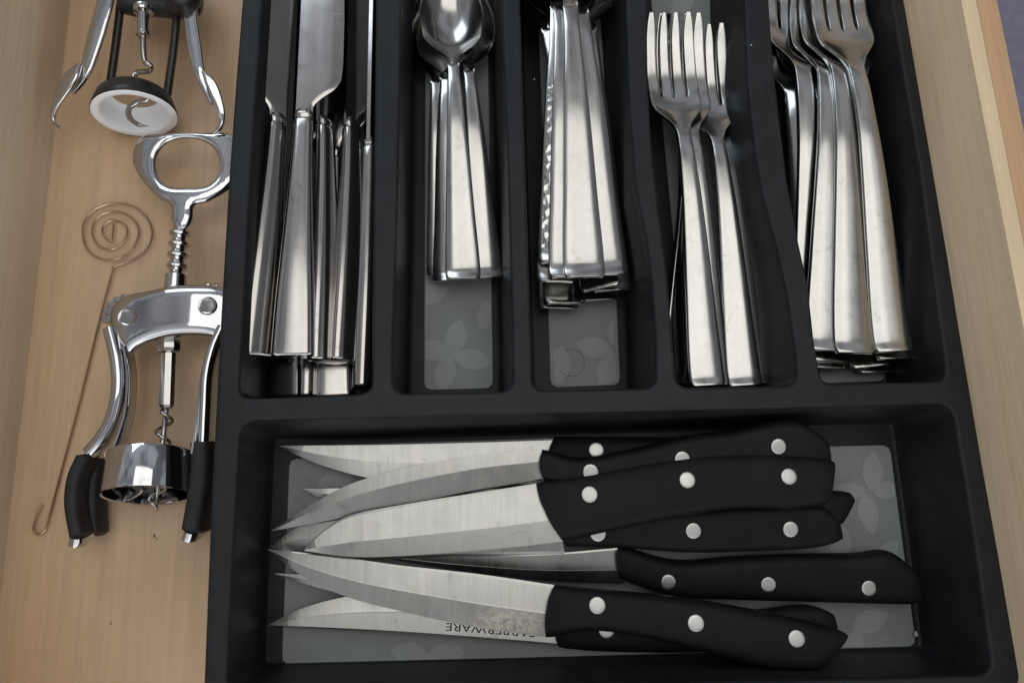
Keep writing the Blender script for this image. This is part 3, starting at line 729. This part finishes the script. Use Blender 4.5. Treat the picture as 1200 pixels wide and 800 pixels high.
steak('front steak knife slanting down to the right, rusty water stains near its handle', 2.2, 3.1,
      [(650, 685), (560, 672), (470, 662), (390, 651), (314, 643)], [(640, 746), (560, 735), (480, 718), (410, 700), (360, 678), (314, 644)],
      [(650, 684), (720, 691), (790, 698), (860, 709), (925, 722), (993, 740)], [(640, 747), (690, 738), (750, 745), (820, 762), (890, 780), (955, 786)],
      [(700, 709), (816, 730), (934, 748)], .55, .68)
k7 = [o for o in bpy.data.objects if o.name.startswith('steak_knife')][-1]; k7b = [c for c in k7.children if c.name.startswith('blade')][0]
m2 = M_BLADE.copy(); m2.name = 'stained_blade_steel'; k7b.data.materials[0] = m2; k7b['label'] = 'blade with crusty tan water stains near the handle'
t = m2.node_tree; n = t.nodes; hp = at(598, 728, 2.6) * U - k7.location
tcn = n.new('ShaderNodeTexCoord'); dn = n.new('ShaderNodeVectorMath'); dn.operation = 'DISTANCE'; sc_ = n.new('ShaderNodeMapping'); sc_.inputs['Location'].default_value = -hp; sc_.inputs['Rotation'].default_value = (0, 0, 0)
lk(t, tcn.outputs['Object'], sc_.inputs[0]); s2 = n.new('ShaderNodeMapping'); s2.inputs['Rotation'].default_value = (0, 0, math.radians(10)); s2.inputs['Scale'].default_value = (.55, 1.5, 1); lk(t, sc_.outputs[0], s2.inputs[0]); lk(t, s2.outputs[0], dn.inputs[0]); dn.inputs[1].default_value = (0, 0, 0)
dr = ramp(t, n, dn.outputs['Value'], [(.006, g3(1)), (.0125, g3(0))])
fn = noise(t, n, 420, 10, .8, tcn.outputs['Object'], .6); fr2 = ramp(t, n, fn.outputs[0], [(.44, g3(0)), (.54, g3(1))])
mm = n.new('ShaderNodeMath'); mm.operation = 'MULTIPLY'; lk(t, dr.outputs[0], mm.inputs[0]); lk(t, fr2.outputs[0], mm.inputs[1])
b_ = n['Principled BSDF']; old = b_.inputs['Base Color'].links[0].from_socket
mx_ = n.new('ShaderNodeMix'); mx_.data_type = 'RGBA'; lk(t, mm.outputs[0], mx_.inputs['Factor']); lk(t, old, mx_.inputs[6]); mx_.inputs[7].default_value = (.62, .56, .44, 1); lk(t, mx_.outputs[2], b_.inputs['Base Color'])
iv = n.new('ShaderNodeMath'); iv.operation = 'MULTIPLY_ADD'; iv.inputs[1].default_value = -.75; iv.inputs[2].default_value = 1; lk(t, mm.outputs[0], iv.inputs[0]); lk(t, iv.outputs[0], b_.inputs['Metallic'])
# ------------------------------------------------------------------ wire hook
def wp(L, z): return [tuple(at(x, y, z)) for x, y in L]
o = wp([(133, 262), (132, 272), (131, 281), (128, 282), (121, 275), (120, 267), (126, 260), (135, 258), (145, 262), (149, 271), (146, 281), (138, 289), (128, 292), (116, 288), (109, 278), (108, 267), (114, 255), (125, 249), (138, 248), (152, 253), (161, 264), (162, 276), (156, 290), (145, 300), (130, 304), (113, 301), (101, 290), (97, 276), (98, 262), (106, 249), (120, 241), (137, 238), (155, 241), (169, 251), (177, 266), (177, 281), (170, 294), (158, 303), (145, 308), (134, 312), (132, 316)], .25)
o += wp([(118, 368), (95, 462), (72, 550), (55, 614)], .18) + wp([(51, 622), (45, 626), (39, 621), (39, 615), (43, 603), (49, 591)], .2)
hk = mesh('wire_skewer', sweep(resample(cr_spline(o, 6), 420), .060, seg=8, transport=True), M_WIRE, None, o[20])
tag(hk, 'thin bronze wire with a spiral head and a small hooked end on the drawer floor', 'wire hook')
# ------------------------------------------------------------------ chrome winged corkscrew
ws_org = at(190, 420, 0)
ws = thing('winged_corkscrew', ws_org, 'chrome winged corkscrew with black rubber grips and a bottle opener head', 'corkscrew')
def px_path(L, zs, n=30):
    zs = zs if hasattr(zs, '__len__') else [zs] * len(L)
    return resample(cr_spline([tuple(at(x, y, z)) for (x, y), z in zip(L, zs)], 10), n)
Z2 = 2.1
# opener ring
outer = pxloop([(160, 163), (172, 157), (200, 157), (240, 156), (268, 155), (285, 163), (291, 182), (284, 202), (266, 222), (244, 236), (228, 241), (226, 256), (221, 266), (213, 270), (205, 266), (201, 256), (200, 241), (186, 232), (168, 214), (156, 196), (153, 180)], Z2, cnt=150)
hole = pxloop([(193, 216), (185, 206), (182, 193), (185, 179), (195, 168), (210, 163), (228, 163), (243, 168), (253, 178), (257, 192), (254, 206), (246, 216), (235, 220), (220, 220.5), (204, 220)], Z2, cnt=80)
def openz(x, y): return Z2 - .12 * ((x - at(220, 190, Z2).x) / 2) ** 2
mesh('bottle_opener', pillow(outer, [hole], openz, .22, .35, .22), M_CHROME, ws, angle=60)
ax0, ax1 = at(212, 262, Z2 - .2), at(205, 340, Z2 - .2); d = ax1 - ax0; L_ = d.length
pr = [(0, .30), (.1, .36)]
for k in range(4):
    c = .55 + k * .58; pr += [(c - .16, .36), (c - .12, .46), (c, .52), (c + .12, .46), (c + .16, .36), (c + .29, .33)]
pr += [(2.75, .40), (2.8, .52), (L_, .55)]
mesh('toothed_rod', lathe(pr, ax0, d, 32), M_CHROME, ws, angle=50)
# body arch
body = pxloop([(126, 372), (132, 355), (148, 345), (170, 341), (188, 338), (200, 335), (230, 334), (262, 335), (280, 342), (287, 360), (282, 380), (270, 397), (262, 402), (250, 396), (228, 394), (200, 396), (176, 402), (160, 409), (151, 415), (140, 408), (130, 396)], Z2 + .3, cnt=170)
def bodyz(x, y):
    c = at(205, 368, Z2 + .3); return Z2 + .3 - .035 * (x - c.x) ** 2
mesh('frame_arch', pillow(body, [], bodyz, .45, .55, .25), M_CHROME, ws, angle=60)
for (x, y) in ((150, 372), (244, 359)):
    c = at(x, y, Z2 + .55)
    dz = bodyz(c.x, c.y) + .46 - c.z; c = Vector((c.x, c.y, c.z + dz))
    mesh('pivot_pin', lathe([(-.2, .46), (.03, .46), (.07, .43), (.06, .36), (.02, .30), (.03, .01)], c, (0, 0, 1), 36), M_CHROMEW, ws, angle=30)
for q, ang in (((150, 372), (100, 122, 143, 163, 186)), ((244, 359), (95, 72, 50))):
    for a in ang:
        c = at(q[0], q[1], Z2 - .1); a = math.radians(a); dd = Vector((math.cos(a), math.sin(a), 0)); sd = Vector((-dd.y, dd.x, 0))
        pth = [c + dd * r for r in (.7, .98, 1.12, 1.18)]
        mesh('gear_tooth', sweep(pth, [.20, .20, .18, .12], [.25, .25, .25, .2], 10, 5), M_CHROMEW, ws)
# frame legs
for L, zz in (([(149, 408), (153, 440), (151, 480), (143, 510), (135, 530)], 2.35), ([(262, 398), (243, 430), (236, 470), (232, 505), (228, 532)], 2.45)):
    mesh('frame_leg', sweep(px_path(L, zz, 24), .12, .42, 12, 3), M_CHROME, ws, angle=50)
    mesh('frame_leg', sweep(px_path([(x + 3, y) for x, y in L], zz - 1.6, 24), .12, .3, 12, 3), M_CHROMEW, ws, angle=50)
# lever arms with grips
def lever(L, zs, wid, hgt, gripL, gz, gw, gh, tip):
    la = mesh('lever', sweep(px_path(L, zs, 30), wid, hgt, 16, 2.6), M_CHROME, ws, angle=50)
    gp = mesh('grip', sweep(px_path(gripL, gz, 30), gw, gh, 20, 3.2), M_RUBBER, ws, angle=50)
    mesh('tip_cap', sweep(px_path(tip, [gz, gz - .1, gz - .2], 10), [.38] * 7 + [.33, .25, .12], [gh * .85] * 7 + [gh * .7, gh * .5, gh * .2], 16, 2.6), M_CHROME, ws, angle=50)
lever([(131, 386), (139, 422), (141, 455), (134, 490), (120, 515), (107, 530)], [2.3, 2.3, 2.2, 2.0, 1.9, 1.8], .35, .50,
      [(106, 537), (96, 560), (93, 590), (99, 626)], 1.7, .38, .95, [(98, 624), (97, 631), (96, 637)])
mesh('grip', sweep(px_path([(116, 540), (112, 565), (111, 595), (113, 624)], .9, 26), .42, .70, 18, 3.2), M_RUBBER, ws, angle=50)
lever([(262, 385), (251, 410), (244, 440), (242, 475), (240, 520)], [2.5, 2.6, 2.6, 2.5, 2.3], .26, .5,
      [(240, 520), (240, 550), (236, 585), (230, 620)], 1.9, .50, .95, [(230, 618), (228, 625), (226, 631)])
# spindle, worm and cup
a0, a1 = at(198, 398, 1.9), at(195, 478, 1.75); d = a1 - a0; L_ = d.length
mesh('spindle', lathe([(0, .5), (.15, .56), (.5, .56), (.62, .5), (.7, .36), (.8, .36), (L_ * .55, .36), (L_ - .15, .36), (L_, .28)], a0, d, 8), M_CHROMEW, ws, angle=25)
def helix(p0, p1, r, turns, n=160, taper=True, ph=0):
    p0, p1 = Vector(p0), Vector(p1); ax = (p1 - p0); l = ax.length; ax.normalize(); s = ax.cross(Vector((0, 0, 1))).normalized(); u = s.cross(ax); out = []
    for k in range(n):
        t = k / (n - 1); rr = r * min(1, t / .06 + .2) * (min(1, (1 - t) / .10) if taper else 1); a = 2 * math.pi * turns * t + ph
        out.append(p0 + ax * l * t + (s * math.cos(a) + u * math.sin(a)) * rr)
    return out
b1 = at(182, 600, 1.3)
mesh('worm', sweep(helix(a1, b1, .33, 4.6), [.085] * 150 + [.07, .065, .06, .05, .045, .04, .03, .025, .02, .01], seg=10, transport=True), M_CHROMEW, ws, angle=60)
mesh('worm_core', sweep([a1, a1.lerp(b1, .5), a1.lerp(b1, .97)], [.13, .12, .04], seg=12), M_CHROMEW, ws, angle=60)
c0, c1 = at(178, 532, 2.05), at(176, 582, 2.05); d = (c1 - c0).normalized(); l = (c1 - c0).length
R0 = 2.02
mesh('cup', lathe([(0, .5), (0, R0 - .12), (.05, R0 - .03), (.14, R0), (l - .1, R0 - .04), (l - .02, R0 - .06), (l, R0 - .1), (l - .05, R0 - .17), (.3, R0 - .16), (.2, R0 - .3), (.2, .5)], (c0.x, c0.y, 2.05), Vector((d.x, d.y, .20)), 64, False), M_CHROME, ws, angle=40)
# ------------------------------------------------------------------ black corkscrew at the back
bo = at(165, 60, 0)
bk = thing('black_corkscrew', bo, 'black corkscrew with a white lined bell, chrome levers and a bent worm', 'corkscrew')
def bar(name, L, zs, a, b, m, n=24, ex=2.6): return mesh(name, sweep(px_path(L, zs, n), a, b, 16, ex), m, bk, angle=50)
for L in ([(150, -60), (142, 0), (136, 50), (129, 100)], [(212, -60), (208, 10), (203, 60), (196, 111)]):
    bar('frame_rod', L, [3.0, 2.6, 2.2, 1.7], .20, .20, M_BLACK)
blk = pxloop([(138, -70), (225, -70), (236, -20), (234, 8), (222, 14), (200, 16), (180, 14), (160, 14), (146, 12), (137, 2)], 2.9, cnt=80)
mesh('frame_body', pillow(blk, [], lambda x, y: 2.75, .75, .5, .3), M_BLACK, bk, angle=60)
c = at(213, -6, 3.6); mesh('knob', lathe([(-1.0, .01)] + [(-math.cos(t), math.sin(t)) for t in np.linspace(.2, 2.94, 16)] + [(1.0, .01)], c, (0, 0, 1), 40, False), M_BLACK, bk, angle=60)
a0, a1 = at(168, 8, 3.0), at(168, 44, 2.9); d = a1 - a0; l = d.length
mesh('spindle', lathe([(0, .5), (.15, .56), (.35, .5), (.45, .30), (l * .55, .28), (l - .3, .28), (l - .22, .36), (l - .08, .36), (l, .26)], a0, d, 32), M_CHROME, bk, angle=40)
bar('worm', [(168, 42), (168, 60), (170, 72), (176, 77), (175, 83), (162, 85), (157, 90), (158, 96), (166, 102), (173, 110), (172, 118), (160, 121), (151, 128), (152, 138), (162, 146), (174, 148)],
    [2.9, 2.8, 2.7, 2.6, 2.2, 1.9, 1.9, 2.0, 2.2, 2.4, 2.3, 2.2, 2.2, 2.3, 2.4, 2.5], [.15] * 120 + [.12] * 12 + [.08, .07, .06, .05, .04, .03, .02, .01], None, M_CHROMEW, 140, 2)
rc = at(158, 134, 2.1)
axd = Vector((.10, -.99, .07)).normalized()
Rb = 2.05
mesh('bell', lathe([(-1.25, 1.2), (-1.28, 1.26), (-1.25, 1.4), (-1.15, 1.6), (-.9, 1.84), (-.4, 2.0), (-.08, Rb + .03), (-.01, Rb)], rc, axd, 64, False), M_BLACK, bk, angle=70)
mesh('bell_lining', lathe([(-1.25, 1.2), (-1.2, 1.24), (-1.1, 1.35), (-.9, 1.46), (-.5, 1.56), (-.06, 1.64), (.01, 1.68), (.04, 1.78), (.04, 1.92), (0, Rb), (-.06, Rb - .03)], rc, axd, 64, False), M_WHITE, bk, angle=70)
# levers: flat chrome strips ending in hooks
def strip(Lc, zs, ws_, hs, m=M_CHROME): return mesh('lever', sweep(px_path(Lc, zs, 44), [float(np.interp(t, np.linspace(0, 1, len(ws_)), ws_)) for t in np.linspace(0, 1, 44)], hs, 16, 4), m, bk, angle=40)
strip([(134, -60), (124, 0), (112, 45), (101, 82), (94, 98), (86, 110)], [3.4, 3.3, 3.1, 2.9, 2.7, 2.6], [.42, .42, .42, .42, .34, .05], .13)
hookw = lambda v: [float(np.interp(t, np.linspace(0, 1, len(v)), v)) for t in np.linspace(0, 1, 40)]
bar('lever_hook', [(94, 76), (84, 90), (74, 106), (66, 122), (62, 136), (64, 144), (70, 150)], [3.1, 3.1, 2.9, 2.6, 2.4, 2.3, 2.4], hookw([.10, .34, .38, .30, .17, .11, .05]), .12, M_CHROME, 40, 4)
strip([(222, -40), (222, 0), (226, 40), (233, 80), (240, 102), (248, 122)], [3.4, 3.3, 3.2, 3.1, 2.9, 2.8], [.34, .34, .34, .36, .26, .08], .16)
bar('lever_hook', [(238, 84), (246, 96), (253, 112), (259, 130), (260, 142), (257, 151), (251, 157)], [3.3, 3.2, 3.0, 2.8, 2.6, 2.5, 2.4], hookw([.08, .26, .28, .24, .18, .12, .05]), .12, M_CHROME, 40, 4)

# ------------------------------------------------------------------ small marks
for (x, y, a) in ((181, 628, .12), (184, 631, .07), (130, 730, .08), (228, 662, .05)):
    c = at(x, y, 0); pts = [(c.x + a * random.uniform(.3, 1) * math.cos(t) * .5, c.y + a * random.uniform(.6, 1.2) * math.sin(t), .012) for t in np.linspace(0, 6.28, 9)[:-1]]
    mesh('scuff_mark', (pts, [tuple(range(8))]), M_INK, drawer)
M_LINT = plastic('pale_lint', (.45, .45, .43), .7, .9)
LB_ = ['larger pale flake of lint on the divider between table knives and teaspoons', 'pale lint speck just above the larger flake on the divider right of the table knives', 'pale lint speck on the tray wall between the teaspoons and the tablespoons', 'pale lint speck low on the front wall under the blades of the steak knives', 'pale lint speck on the front wall beneath the steak knife lettering', 'pale crumb at the torn near right corner of the front liner']
for i, (x, y, z, a) in enumerate(((469, 121, 4.2, .14), (463, 114, 4.3, .05), (626, 93, 4.2, .05), (352, 789, .75, .05), (665, 783, .75, .08), (1073, 742, .75, .16))):
    c = at(x, y, z); V0 = []; n = 7
    for zz in (-.03, .03):
        V0 += [(c.x + a * random.uniform(.25, .6) * math.cos(t), c.y + a * random.uniform(.5, 1) * math.sin(t), c.z + zz * (1 + .5 * random.random())) for t in np.linspace(0, 6.28, n + 1)[:-1]]
    o = mesh('lint_speck', (V0, [tuple(range(n))[::-1], tuple(range(n, 2 * n))] + [(k, (k + 1) % n, n + (k + 1) % n, n + k) for k in range(n)]), M_LINT, None, c)
    tag(o, LB_[i], 'lint')
